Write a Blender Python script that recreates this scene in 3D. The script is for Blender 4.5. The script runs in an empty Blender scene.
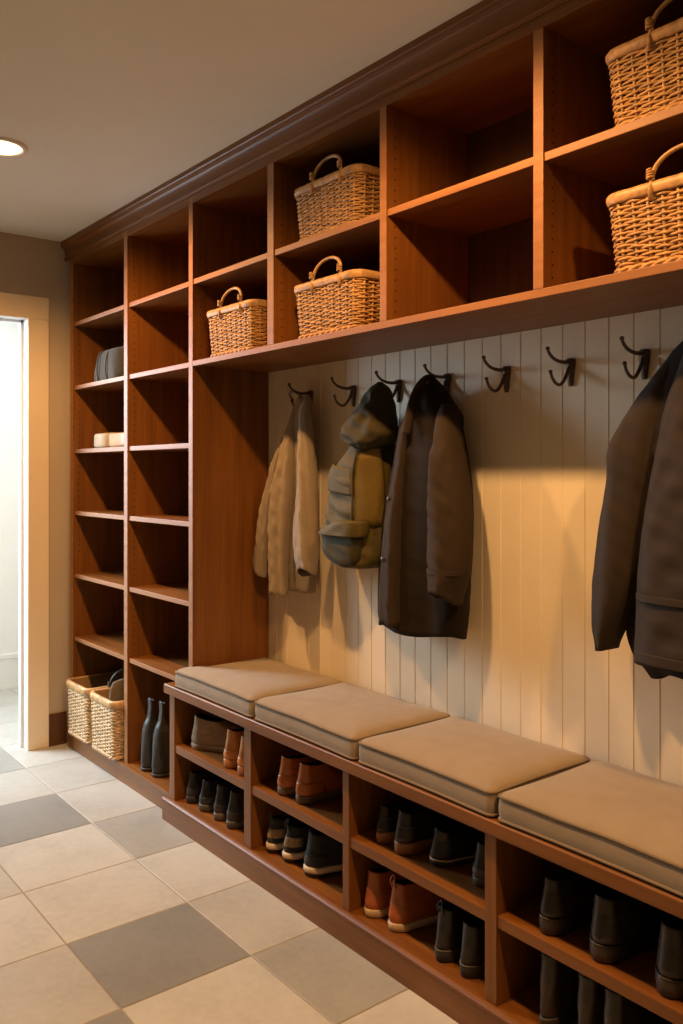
import bpy, bmesh, math, random
from mathutils import Vector, Matrix
random.seed(7)
PI = math.pi
COL = bpy.context.scene.collection

# ------------------------------------------------------------------ materials
def new_mat(name):
    m = bpy.data.materials.new(name); m.use_nodes = True
    nt = m.node_tree; b = nt.nodes['Principled BSDF']
    return m, nt, b
def mapping(nt, scale, coord='Object'):
    tc = nt.nodes.new('ShaderNodeTexCoord'); mp = nt.nodes.new('ShaderNodeMapping')
    mp.inputs['Scale'].default_value = scale
    nt.links.new(tc.outputs[coord], mp.inputs['Vector']); return mp
def noise(nt, mp, scale, detail=4, rough=.55):
    n = nt.nodes.new('ShaderNodeTexNoise'); n.inputs['Scale'].default_value = scale
    n.inputs['Detail'].default_value = detail; n.inputs['Roughness'].default_value = rough
    nt.links.new(mp.outputs['Vector'], n.inputs['Vector']); return n
def ramp(nt, src, stops):
    r = nt.nodes.new('ShaderNodeValToRGB'); e = r.color_ramp.elements
    e[0].position, e[0].color = stops[0][0], (*stops[0][1], 1)
    e[1].position, e[1].color = stops[-1][0], (*stops[-1][1], 1)
    for p, c in stops[1:-1]:
        k = e.new(p); k.color = (*c, 1)
    nt.links.new(src, r.inputs['Fac']); return r
def bump(nt, b, src, strength, dist=.002):
    n = nt.nodes.new('ShaderNodeBump'); n.inputs['Strength'].default_value = strength
    n.inputs['Distance'].default_value = dist
    nt.links.new(src, n.inputs['Height']); nt.links.new(n.outputs['Normal'], b.inputs['Normal'])
def mix3(a, b, t): return tuple(a[i]*(1-t)+b[i]*t for i in range(3))
def plain(name, c, rough=.6, metal=0., var=.12, scale=25, bstr=0., spec=.5):
    m, nt, b = new_mat(name)
    mp = mapping(nt, (1, 1, 1)); n = noise(nt, mp, scale)
    r = ramp(nt, n.outputs['Fac'], [(.3, tuple(x*(1-var) for x in c)), (.7, tuple(min(1, x*(1+var)) for x in c))])
    nt.links.new(r.outputs['Color'], b.inputs['Base Color'])
    b.inputs['Roughness'].default_value = rough; b.inputs['Metallic'].default_value = metal
    b.inputs['Specular IOR Level'].default_value = spec
    if bstr: bump(nt, b, n.outputs['Fac'], bstr)
    return m
def wood(name, axis, dark, mid, light, rough=.44):
    m, nt, b = new_mat(name)
    sc = [9, 9, 9]; sc['xyz'.index(axis)] = .55
    mp = mapping(nt, sc); n = noise(nt, mp, 3.2, 6, .6)
    sc2 = [70, 70, 70]; sc2['xyz'.index(axis)] = 1.6
    mp2 = mapping(nt, sc2); n2 = noise(nt, mp2, 2.0, 3, .5)
    mx = nt.nodes.new('ShaderNodeMath'); mx.operation = 'MULTIPLY_ADD'
    nt.links.new(n2.outputs['Fac'], mx.inputs[0]); mx.inputs[1].default_value = .35
    ad = nt.nodes.new('ShaderNodeMath'); ad.operation = 'SUBTRACT'; ad.inputs[1].default_value = .17
    nt.links.new(n.outputs['Fac'], ad.inputs[0]); nt.links.new(ad.outputs[0], mx.inputs[2])
    r = ramp(nt, mx.outputs[0], [(.28, dark), (.5, mid), (.72, light)])
    nt.links.new(r.outputs['Color'], b.inputs['Base Color'])
    b.inputs['Roughness'].default_value = rough
    bump(nt, b, n2.outputs['Fac'], .05, .001)
    return m
def fabric(name, c, rough=.9, weave=900, bs=.25, var=.16, sheen=.15, big=9):
    m, nt, b = new_mat(name)
    mp = mapping(nt, (1, 1, 1)); n = noise(nt, mp, big, 5); w = noise(nt, mp, weave*.35, 2)
    mx = nt.nodes.new('ShaderNodeMath'); mx.operation = 'MULTIPLY_ADD'; mx.inputs[1].default_value = .5
    nt.links.new(w.outputs['Fac'], mx.inputs[0])
    h = nt.nodes.new('ShaderNodeMath'); h.operation = 'MULTIPLY'; h.inputs[1].default_value = .5
    nt.links.new(n.outputs['Fac'], h.inputs[0]); nt.links.new(h.outputs[0], mx.inputs[2])
    r = ramp(nt, mx.outputs[0], [(.3, tuple(x*(1-var) for x in c)), (.7, tuple(x*(1+var) for x in c))])
    nt.links.new(r.outputs['Color'], b.inputs['Base Color'])
    b.inputs['Roughness'].default_value = rough
    b.inputs['Sheen Weight'].default_value = sheen
    b.inputs['Specular IOR Level'].default_value = .25
    bump(nt, b, w.outputs['Fac'], bs, .002)
    return m
def emit(name, c, s):
    m, nt, b = new_mat(name)
    b.inputs['Emission Color'].default_value = (*c, 1); b.inputs['Emission Strength'].default_value = s
    b.inputs['Base Color'].default_value = (*c, 1)
    return m

WD, WM, WL = (.142, .046, .0062), (.196, .069, .0092), (.248, .092, .0145)
M = {}
M['wood_x'] = wood('cherry_wood_lengthwise', 'x', WD, WM, WL)
M['wood_z'] = wood('cherry_wood_upright', 'z', WD, WM, WL)
M['wood_back'] = wood('cherry_wood_darkened', 'z', tuple(v*.5 for v in WD), tuple(v*.5 for v in WM), tuple(v*.5 for v in WL), .6)  # cherry darkened to put the cubbies' shade into the colour; dark baseboard shares it
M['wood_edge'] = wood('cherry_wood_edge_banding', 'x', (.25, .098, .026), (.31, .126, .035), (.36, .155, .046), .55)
M['pin'] = plain('pin_hole_dark', (.012, .006, .003), .9)
M['cream'] = plain('cream_beadboard_paint', (.88, .775, .59), .5, var=.03, scale=6)
M['wallp'] = plain('tan_wall_paint', (.50, .41, .30), .8, var=.03, scale=3)
M['trimp'] = plain('cream_trim_paint', (.84, .70, .50), .45, var=.03, scale=5)
M['white'] = plain('white_paint', (.80, .81, .80), .55, var=.02, scale=4)
M['ceil'] = plain('ceiling_paint', (.80, .82, .75), .9, var=.03, scale=2)
M['grout'] = plain('grout', (.34, .29, .22), .9)
def tile_mat(name, c):
    m, nt, b = new_mat(name)
    mp = mapping(nt, (1, 1, 1)); n = noise(nt, mp, 4, 7, .62); n2 = noise(nt, mp, 38, 4, .6)
    mx = nt.nodes.new('ShaderNodeMath'); mx.operation = 'MULTIPLY_ADD'; mx.inputs[1].default_value = .35
    h = nt.nodes.new('ShaderNodeMath'); h.operation = 'MULTIPLY'; h.inputs[1].default_value = .65
    nt.links.new(n2.outputs['Fac'], mx.inputs[0]); nt.links.new(n.outputs['Fac'], h.inputs[0]); nt.links.new(h.outputs[0], mx.inputs[2])
    r = ramp(nt, mx.outputs[0], [(.32, tuple(x*.84 for x in c)), (.5, c), (.68, tuple(min(1, x*1.12) for x in c))])
    nt.links.new(r.outputs['Color'], b.inputs['Base Color'])
    b.inputs['Roughness'].default_value = .48
    bump(nt, b, n2.outputs['Fac'], .12, .002)
    return m
TM = [tile_mat('floor_tile_cream', (.50, .50, .465)), tile_mat('floor_tile_beige', (.43, .425, .39)),
      tile_mat('floor_tile_greige', (.335, .335, .31)), tile_mat('floor_tile_grey', (.235, .238, .226))]
M['iron'] = plain('dark_bronze_iron', (.105, .070, .045), .5, .3, .2, 60, .1)
M['cush'] = fabric('tan_cushion_canvas', (.31, .248, .178), .9, 1500, .35, .12, .2, 14)
M['pipe'] = fabric('cushion_piping', (.22, .165, .11), .9, 1500, .2, .1, .1)
def wicker(name, c):
    m, nt, b = new_mat(name)
    mp = mapping(nt, (1, 1, 1)); n = noise(nt, mp, 45, 4); 
    r = ramp(nt, n.outputs['Fac'], [(.28, tuple(x*.55 for x in c)), (.5, c), (.74, tuple(min(1, x*1.35) for x in c))])
    nt.links.new(r.outputs['Color'], b.inputs['Base Color']); b.inputs['Roughness'].default_value = .5
    bump(nt, b, n.outputs['Fac'], .15, .001); return m
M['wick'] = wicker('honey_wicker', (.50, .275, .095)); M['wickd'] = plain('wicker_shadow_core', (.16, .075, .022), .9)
M['wickr'] = wicker('wicker_rim_band', (.52, .29, .11))
M['wickp'] = wicker('pale_wicker', (.62, .43, .225)); M['wickpd'] = plain('pale_wicker_core', (.24, .14, .06), .9)
M['wickpr'] = wicker('pale_wicker_rim', (.56, .33, .13))
M['leath'] = plain('dark_leather_handle', (.07, .05, .04), .55)

# ------------------------------------------------------------------ mesh helpers
def obj(name, bm, mats, parent=None, loc=None, smooth=False):
    me = bpy.data.meshes.new(name); bmesh.ops.recalc_face_normals(bm, faces=bm.faces)
    if smooth:
        for f in bm.faces: f.smooth = True
    bm.to_mesh(me); bm.free()
    for m in (mats if isinstance(mats, (list, tuple)) else [mats]): me.materials.append(m)
    o = bpy.data.objects.new(name, me); COL.objects.link(o)
    if parent: o.parent = parent
    if loc: o.location = loc
    return o
def thing(name, label, cat, loc=(0, 0, 0), rz=0, group=None):
    o = bpy.data.objects.new(name, None); COL.objects.link(o); o.location = loc; o.rotation_euler = (0, 0, rz)
    o.empty_display_size = .05
    o['label'] = label; o['category'] = cat; o['kind'] = 'thing'
    if group: o['group'] = group
    return o
def struct(name, bm, mats, smooth=False, parent=None):
    o = obj(name, bm, mats, parent, None, smooth)
    if not parent: o['kind'] = 'structure'
    return o
def dup(root, loc, rz, label):
    r = root.copy(); COL.objects.link(r); r.location = loc; r.rotation_euler = (0, 0, rz); r['label'] = label
    for ch in list(root.children):
        c = ch.copy(); COL.objects.link(c); c.parent = r
        for g in list(ch.children):
            d = g.copy(); COL.objects.link(d); d.parent = c
    return r
def box(bm, x0, x1, y0, y1, z0, z1, bev=.0, mi=0):
    r = bmesh.ops.create_cube(bm, size=1)
    for v in r['verts']:
        v.co = Vector(((x0+x1)/2+v.co.x*(x1-x0), (y0+y1)/2+v.co.y*(y1-y0), (z0+z1)/2+v.co.z*(z1-z0)))
    fs = {f for v in r['verts'] for f in v.link_faces}
    for f in fs: f.material_index = mi
    if bev:
        es = {e for v in r['verts'] for e in v.link_edges}
        rb = bmesh.ops.bevel(bm, geom=list(es), offset=bev, segments=2, profile=.6, affect='EDGES', clamp_overlap=True)
        for f in rb['faces']: f.material_index = mi
    return bm
def B(*a, **k):
    bm = bmesh.new(); return box(bm, *a, **k)
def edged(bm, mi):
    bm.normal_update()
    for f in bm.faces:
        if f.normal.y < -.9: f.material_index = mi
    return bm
def loft(bm, rings, cap0=True, cap1=True, mi=0, closed=True, mis=None):
    vs = [[bm.verts.new(p) for p in r] for r in rings]
    n = len(rings[0])
    for i in range(len(vs)-1):
        for j in range(n if closed else n-1):
            k = (j+1) % n
            f = bm.faces.new((vs[i][j], vs[i][k], vs[i+1][k], vs[i+1][j])); f.material_index = mis[i] if mis else mi
    if cap0: f = bm.faces.new(vs[0]); f.material_index = mis[0] if mis else mi
    if cap1: f = bm.faces.new(vs[-1]); f.material_index = mis[-1] if mis else mi
    return vs
def tube(bm, pts, rad, sides=8, mi=0, closed=False, flat=1.):
    pts = [Vector(p) for p in pts]; n = len(pts); rings = []
    up = Vector((0, 0, 1)); prev = None
    for i, p in enumerate(pts):
        if closed: t = pts[(i+1) % n]-pts[i-1]
        else: t = pts[min(i+1, n-1)]-pts[max(i-1, 0)]
        t.normalize()
        a = (prev if prev else (up if abs(t.z) < .9 else Vector((1, 0, 0))))
        a = a-t*a.dot(t); a.normalize(); b = t.cross(a); prev = a
        r = rad[i] if isinstance(rad, (list, tuple)) else rad
        rings.append([p+a*math.cos(2*PI*k/sides)*r+b*math.sin(2*PI*k/sides)*r*flat for k in range(sides)])
    if closed:
        vs = [[bm.verts.new(q) for q in r] for r in rings]
        for i in range(n):
            for k in range(sides):
                f = bm.faces.new((vs[i][k], vs[i][(k+1) % sides], vs[(i+1) % n][(k+1) % sides], vs[(i+1) % n][k])); f.material_index = mi
    else: loft(bm, rings, True, True, mi)
def prism(bm, poly, axis, a, b, mi=0):
    """extrude a closed 2-D polygon along an axis: 'x' takes (y,z) pairs, 'z' takes (x,y), 'y' takes (x,z)"""
    def P(p, t): return {'x': (t, p[0], p[1]), 'z': (p[0], p[1], t), 'y': (p[0], t, p[1])}[axis]
    loft(bm, [[P(p, a) for p in poly], [P(p, b) for p in poly]], True, True, mi)
    return bm
def interp(tab, x):
    if x <= tab[0][0]: return tab[0][1]
    for (a, va), (b, vb) in zip(tab, tab[1:]):
        if x <= b:
            t = (x-a)/(b-a); t = t*t*(3-2*t)*.5+t*.5
            return va+(vb-va)*t
    return tab[-1][1]
def smooth_path(pts, n=6):
    pts = [Vector(p) for p in pts]; out = []
    for i in range(len(pts)-1):
        p0 = pts[max(i-1, 0)]; p1 = pts[i]; p2 = pts[i+1]; p3 = pts[min(i+2, len(pts)-1)]
        for k in range(n):
            t = k/n
            out.append(.5*((2*p1)+(p2-p0)*t+(2*p0-5*p1+4*p2-p3)*t*t+(3*p1-p0-3*p2+p3)*t**3))
    out.append(pts[-1]); return out

# ------------------------------------------------------------------ measured layout (metres; x along the run, y into the wall, z up)
CEIL = 2.675; YW = .373; XE = 5.4          # ceiling height, beadboard plane, far right end of what is built
zU, zL, TS = 2.2368, 1.9022, .0215         # cubby shelf, lower cubby shelf, shelf thickness
zT = 2.546
zA, zB_, zC_, zD_ = 1.5682, 1.2435, .9137, .5827
Z0 = .092                                  # top of the tall unit's floor board
ZS, ZCT, ZCB, ZF = .3246, .5716, .532, .0948
DIV = [(0., .040), (.6727, .710), (1.3006, 1.334), (1.8841, 1.9238), (2.4965, 2.5271), (3.0782, 3.1094), (3.665, 3.697), (4.25, 4.282)]
BD = [(1.2204, 1.2628), (1.7997, 1.8454), (2.3736, 2.4042), (2.9589, 2.9972), (3.565, 3.601), (4.17, 4.21)]
YB = -.045                                 # bench face

# ---- floor: one mesh of tiles, joints and tile colours
bm = bmesh.new()
gx = [-3.09, -2.67, -2.255, -1.84, -1.425, -1.02, -.62, -.205, .2105, .6265, 1.0453, 1.4634, 1.8723, 2.2754, 2.688, 3.10, 3.51, 3.92, 4.33, 4.74, 5.15, 5.56]
gy = [.528, .114, -.2996, -.7131, -1.127, -1.54, -1.954, -2.367, -2.78, -3.194]
known = {(8, 1): 1, (8, 2): 1, (8, 3): 0, (7, 2): 2, (7, 1): 0, (7, 3): 0, (6, 2): 0, (6, 3): 1, (9, 1): 1, (9, 2): 3, (9, 3): 0, (10, 1): 2, (10, 2): 0, (10, 3): 1, (11, 1): 0, (11, 2): 0, (11, 3): 0,
         (12, 1): 1, (12, 2): 3, (12, 3): 1, (13, 1): 2, (13, 2): 0, (13, 3): 3, (14, 1): 0, (14, 2): 1, (14, 3): 0}
ct, st = math.cos(-.0068), math.sin(-.0068)
def G(x, y, z): return (x*ct-y*st, x*st+y*ct, z)
for i in range(len(gx)-1):
    for j in range(len(gy)-1):
        k = known.get((i, j), 0 if i < 7 else random.choice([0, 0, 1, 1, 2, 3]))
        g = .0022
        x0, x1, y0, y1 = gx[i]+g, gx[i+1]-g, gy[j+1]+g, gy[j]-g
        q = [[G(x0, y0, -.004), G(x1, y0, -.004), G(x1, y1, -.004), G(x0, y1, -.004)]]
        c = .0016
        q.append([G(x0, y0, -.0012), G(x1, y0, -.0012), G(x1, y1, -.0012), G(x0, y1, -.0012)])
        q.append([G(x0+c, y0+c, 0), G(x1-c, y0+c, 0), G(x1-c, y1-c, 0), G(x0+c, y1-c, 0)])
        loft(bm, q, False, True, k+1)
box(bm, gx[0], gx[-1], gy[-1], gy[0]-.03, -.05, -.0015)
struct('floor', bm, [M['grout']]+TM)
struct('ceiling', B(-1.6, XE, -3., .6, CEIL, CEIL+.05), M['ceil'])

# ---- back wall: painted tongue-and-groove beadboard
bm = bmesh.new()
poly = [(-.06, .43)]
x = -.06; GP = .0785; off = (2.572-x) % GP
pts = [(x, YW)]
k = x+off
while k < XE-.01:
    pts += [(k-.0040, YW), (k-.0030, YW-.0008), (k-.0018, YW-.0003), (k-.0008, YW+.0016), (k+.0008, YW+.0016), (k+.0018, YW)]
    k += GP
pts.append((XE, YW))
prism(bm, pts+[(XE, .45), (-.06, .45)], 'z', 0, CEIL)
struct('wall_back', bm, M['cream'])

# ---- end wall with the doorway, the hallway behind it
XW = -.06; YD0, YD1, ZD = -.206, -1.06, 2.245
bm = bmesh.new()
box(bm, XW-.12, XW, YD0+.012, .45, 0, CEIL); box(bm, XW-.12, XW, -3., YD1-.012, 0, CEIL); box(bm, XW-.12, XW, YD1-.012, YD0+.012, ZD+.012, CEIL)
struct('wall_left', bm, M['wallp'])
bm = bmesh.new()   # jamb lining and stop
for (y0, y1) in ((YD0, YD0+.012), (YD1-.012, YD1)): box(bm, XW-.125, XW+.002, y0, y1, 0, ZD)
box(bm, XW-.125, XW+.002, YD1, YD0, ZD, ZD+.012)
box(bm, XW-.095, XW-.060, YD0-.013, YD0, 0, ZD); box(bm, XW-.095, XW-.060, YD1, YD1+.013, 0, ZD); box(bm, XW-.095, XW-.060, YD1, YD0, ZD-.013, ZD)
d = struct('door_1', bm, M['white'])
bm = bmesh.new()
CW = .108
for s, (y0, y1) in enumerate(((YD0-.001, YD0+CW), (YD1-CW, YD1+.001))): box(bm, XW, XW+.02, y0, y1, 0, ZD, .003)
box(bm, XW, XW+.02, YD1-CW, YD0+CW, ZD, ZD+.118, .003)
struct('casing', bm, M['trimp'], parent=d)
bm = B(XW, XW+.014, YD0+CW, -.001, 0, .168, .003); box(bm, XW, XW+.018, YD0+CW, -.001, 0, .02, .003)
struct('baseboard_left', bm, M['wood_back'])
struct('wall_hall_back', B(-1.50, -1.42, -3., .6, 0, CEIL), M['white'])
bm = B(-1.42, -1.405, -3., .5, 0, .20, .003); box(bm, -1.42, -1.398, -3., .5, .20, .235, .006)
struct('baseboard_hall', bm, M['white'])
struct('wall_hall_side', B(-1.42, XW-.12, .5, .58, 0, CEIL), M['white'])

# ------------------------------------------------------------------ recessed ceiling lights
LX = [(1.13, 'round recessed ceiling light glowing warm beside the shelving'), (2.90, 'second recessed ceiling light above the bench'), (4.50, 'third recessed ceiling light near the viewer')]
LY = -.70
def circ(r, z, n=40): return [(r*math.cos(2*PI*k/n), r*math.sin(2*PI*k/n), z) for k in range(n)]
lt0 = None
M['bulb'] = emit('lamp_diffuser_glow', (1., .62, .30), 9.0)
for x, lab in LX:
    if lt0 is None:
        lt0 = thing('ceiling_light', lab, 'ceiling light', (x, LY, CEIL), 0, 'recessed ceiling lights')
        bm = bmesh.new(); loft(bm, [circ(.098, 0), circ(.098, -.004), circ(.090, -.010), circ(.078, -.008), circ(.076, -.002)], False, False)
        obj('trim_ring', bm, M['white'], lt0, None, True)
        bm = bmesh.new(); loft(bm, [circ(.077, -.003), circ(.07, -.007), circ(.04, -.010)], False, True)
        obj('diffuser', bm, M['bulb'], lt0, None, True)
    else: dup(lt0, (x, LY, CEIL), 0, lab)

# ------------------------------------------------------------------ tall shelving unit (two columns)
def pins(bm, xf, y0, z0, z1, sgn=1):
    z = z0+.03
    while z < z1-.03:
        for yy in (y0+.035,):
            vs = [bm.verts.new((xf+.0004*sgn, yy+.0032*math.cos(a*PI/3), z+.0032*math.sin(a*PI/3))) for a in range(6)]
            f = bm.faces.new(vs); f.material_index = 1
        z += .032
YK = .355
ZTOP = zT+.03
t = thing('shelving_unit', 'tall cherry wood open shelving unit with two columns of shelves by the doorway', 'shelving', (0, 0, 0))
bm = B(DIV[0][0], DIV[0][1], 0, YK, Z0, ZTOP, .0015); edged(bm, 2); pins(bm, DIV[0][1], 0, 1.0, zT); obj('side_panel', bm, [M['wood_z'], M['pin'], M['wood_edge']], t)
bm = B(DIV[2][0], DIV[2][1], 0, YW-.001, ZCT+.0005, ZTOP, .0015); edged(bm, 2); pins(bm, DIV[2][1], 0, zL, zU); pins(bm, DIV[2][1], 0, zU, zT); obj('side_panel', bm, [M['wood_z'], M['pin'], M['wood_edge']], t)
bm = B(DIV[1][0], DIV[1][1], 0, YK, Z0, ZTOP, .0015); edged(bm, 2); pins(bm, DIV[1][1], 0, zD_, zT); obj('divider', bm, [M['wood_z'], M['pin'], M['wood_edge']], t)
for (xa, xb) in ((DIV[0][1], DIV[1][0]), (DIV[1][1], DIV[2][0])):
    for z in (zU, zL, zA, zB_, zC_, zD_):
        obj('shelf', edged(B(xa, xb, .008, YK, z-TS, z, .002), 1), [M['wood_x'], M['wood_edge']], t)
bm = B(0, 1.1825, -.02, YK, Z0-.022, Z0, .004); obj('bottom_board', bm, M['wood_x'], t)
bm = B(0, 1.175, -.014, YK, 0, Z0-.022, .0015); obj('plinth', bm, M['wood_x'], t)
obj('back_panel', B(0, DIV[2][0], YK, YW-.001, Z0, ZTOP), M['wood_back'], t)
obj('top_panel', B(DIV[0][1], DIV[2][0], .001, YK, zT, ZTOP), M['wood_x'], t)

# ---- crown moulding and frieze across the whole run
bm = bmesh.new()
prof = [(.02, ZTOP), (0, ZTOP)]
prof = [(.03, zT+.031), (-.002, zT+.031), (-.010, zT+.034), (-.012, zT+.040), (-.010, zT+.046), (-.004, zT+.049), (-.004, zT+.054)]
for k in range(9):
    a = k/8*PI/2
    prof.append((-.004-.016*(1-math.cos(a)), zT+.056+.040*math.sin(a)))
prof += [(-.024, zT+.098), (-.026, zT+.106), (-.029, zT+.110), (-.029, CEIL-.0005), (.03, CEIL-.0005)]
prism(bm, prof, 'x', XW+.001, 4.9)
bm2 = bm
o = obj('crown_molding', bm2, M['wood_x']); o['label'] = 'dark wooden crown molding running along the top of the cabinets'; o['category'] = 'molding'; o['kind'] = 'thing'

# ------------------------------------------------------------------ upper cubby unit
t = thing('wall_cubby_unit', 'long cherry wood upper cubby unit two rows high above the coat hooks', 'cabinet', (0, 0, 0))
xr = DIV[-1][1]
for i in range(3, 8):
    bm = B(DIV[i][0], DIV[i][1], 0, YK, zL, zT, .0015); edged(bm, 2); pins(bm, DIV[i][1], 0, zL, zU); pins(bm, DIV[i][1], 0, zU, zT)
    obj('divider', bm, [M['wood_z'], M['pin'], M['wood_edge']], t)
for i in range(2, 7):
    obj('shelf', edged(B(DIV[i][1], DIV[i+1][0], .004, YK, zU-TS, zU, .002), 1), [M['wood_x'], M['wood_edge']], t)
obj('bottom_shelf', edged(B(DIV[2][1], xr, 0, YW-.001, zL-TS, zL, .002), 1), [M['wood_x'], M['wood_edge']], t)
obj('top_panel', B(DIV[2][1], xr, 0, YK, zT, ZTOP), M['wood_x'], t)
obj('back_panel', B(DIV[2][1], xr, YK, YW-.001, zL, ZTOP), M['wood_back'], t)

# ------------------------------------------------------------------ shoe bench
t = thing('shoe_bench', 'long cherry wood bench with open shoe cubbies under tan cushions', 'bench', (0, 0, 0))
obj('counter', prism(bmesh.new(), [(1.205, -.066), (1.205, -.003), (1.2998, -.003), (1.2998, YW-.001), (4.24, YW-.001), (4.24, -.066)], 'z', ZCB, ZCT), M['wood_x'], t)
c = t.children[0]
m = c.modifiers.new('bevel', 'BEVEL'); m.width = .006; m.segments = 3; m.limit_method = 'ANGLE'
YBK = .35
for i, (a, b) in enumerate(BD):
    name = 'end_panel' if i in (0, len(BD)-1) else 'divider'
    obj(name, B(a, b, YB, YBK, ZF, ZCB, .0015), M['wood_z'], t)
for i in range(len(BD)-1):
    obj('shelf', B(BD[i][1], BD[i+1][0], YB+.004, YBK, ZS-.032, ZS, .003), M['wood_x'], t)
obj('bottom_board', B(BD[0][0], BD[-1][1], YB-.004, YBK, ZF-.02, ZF, .002), M['wood_x'], t)
bm = bmesh.new()
prism(bm, [(-.060, 0), (-.060, .078), (-.0625, .082), (-.0625, .088), (-.058, .0925), (-.052, ZF), (YB-.004, ZF), (YB-.004, ZF-.02), (.30, ZF-.02), (.30, 0)], 'x', 1.183, 4.235)
obj('plinth', bm, M['wood_x'], t)
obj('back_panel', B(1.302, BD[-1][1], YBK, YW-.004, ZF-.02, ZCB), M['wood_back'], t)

# ------------------------------------------------------------------ cushions
def rrect(x0, x1, y0, y1, r, n=6, per=10):
    pts = []
    for (cx, cy, a0) in ((x1-r, y1-r, 0), (x0+r, y1-r, PI/2), (x0+r, y0+r, PI), (x1-r, y0+r, 3*PI/2)):
        for k in range(n+1):
            a = a0+PI/2*k/n; pts.append((cx+r*math.cos(a), cy+r*math.sin(a)))
    out = []
    for i, p in enumerate(pts):
        q = pts[(i+1) % len(pts)]
        d = math.hypot(q[0]-p[0], q[1]-p[1]); m = max(1, int(d/.05))
        for k in range(m): out.append((p[0]+(q[0]-p[0])*k/m, p[1]+(q[1]-p[1])*k/m))
    return out
def cushion(x0, x1, label, seed, notch=False):
    rnd = random.Random(seed)
    y0, y1 = -.060, YW-.012
    t = thing('bench_cushion', label, 'cushion', ((x0+x1)/2, (y0+y1)/2, ZCT+.0005), 0, 'cushions along the bench')
    hx, hy = (x1-x0)/2, (y1-y0)/2
    H = .066
    ol = rrect(-hx, hx, -hy, hy, .022)
    if notch:   # cut around the upright panel that stands on the counter
        nx0, ny0 = -hx+.0475, -hy+.056
        keep = []
        for p in ol:
            if p[0] < nx0 and p[1] > ny0: 
                if not keep or keep[-1] is not None: keep.append(None)
            else: keep.append(p)
        ol = []
        for p in keep:
            if p is None: ol += [(nx0, hy), (nx0, hy*.5), (nx0, 0), (nx0, -hy*.5), (nx0, ny0), (-hx+.022, ny0), (-hx, ny0-.006)]
            else: ol.append(p)
    def shape(sx, sy, z, wob=0.):
        r = []
        for (px, py) in ol:
            e = 1-wob*(abs(px/hx)**6)*(abs(py/hy)**6)
            # edges bow very slightly between the corners
            bow = .006*(1-(py/hy)**2 if abs(px) > abs(py)*hx/hy else 1-(px/hx)**2)
            if notch and px < -hx+.06: bow = 0
            nx = sx*(px-math.copysign(bow, px) if abs(px)/hx > abs(py)/hy else px)
            ny = sy*(py-math.copysign(bow, py) if abs(py)/hy >= abs(px)/hx else py)
            zz = z+(.0010*math.sin(px*23+seed)*math.sin(py*15+seed*2) if z > .01 else 0)
            r.append((nx, ny, zz))
        return r
    inset = [(.985, .975, .0), (.998, .996, .006), (1.0, 1.0, .012), (1.006, 1.008, .022), (1.008, 1.011, .034), (1.006, 1.007, .048), (1.0, 1.0, H-.006), (.992, .988, H)]
    top = [(.97, .955, H+.006), (.92, .89, H+.012), (.82, .77, H+.017), (.65, .6, H+.020), (.4, .38, H+.022), (.15, .14, H+.022)]
    bm = bmesh.new(); loft(bm, [shape(*q) for q in inset+top], True, True)
    cv = obj('cover', bm, M['cush'], t, None, True)
    for nm, zz, s in (('top_piping', H-.002, 1.0), ('bottom_piping', .0075, 1.001)):
        bm = bmesh.new(); tube(bm, shape(s, s*1.003, zz), .0042, 6, closed=True)
        obj(nm, bm, M['pipe'], cv, None, True)
    return t
cushion(1.2885, 1.873, 'tan bench cushion at the far end beside the tall shelving', 1, True)
cushion(1.886, 2.447, 'second tan bench cushion from the tall shelving', 2)
cushion(2.461, 2.996, 'third tan bench cushion from the tall shelving', 3)
cushion(3.010, 3.585, 'nearest tan bench cushion below the black puffy jacket', 4)
cushion(3.600, 4.18, 'tan bench cushion past the frame at the near end', 5)

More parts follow.
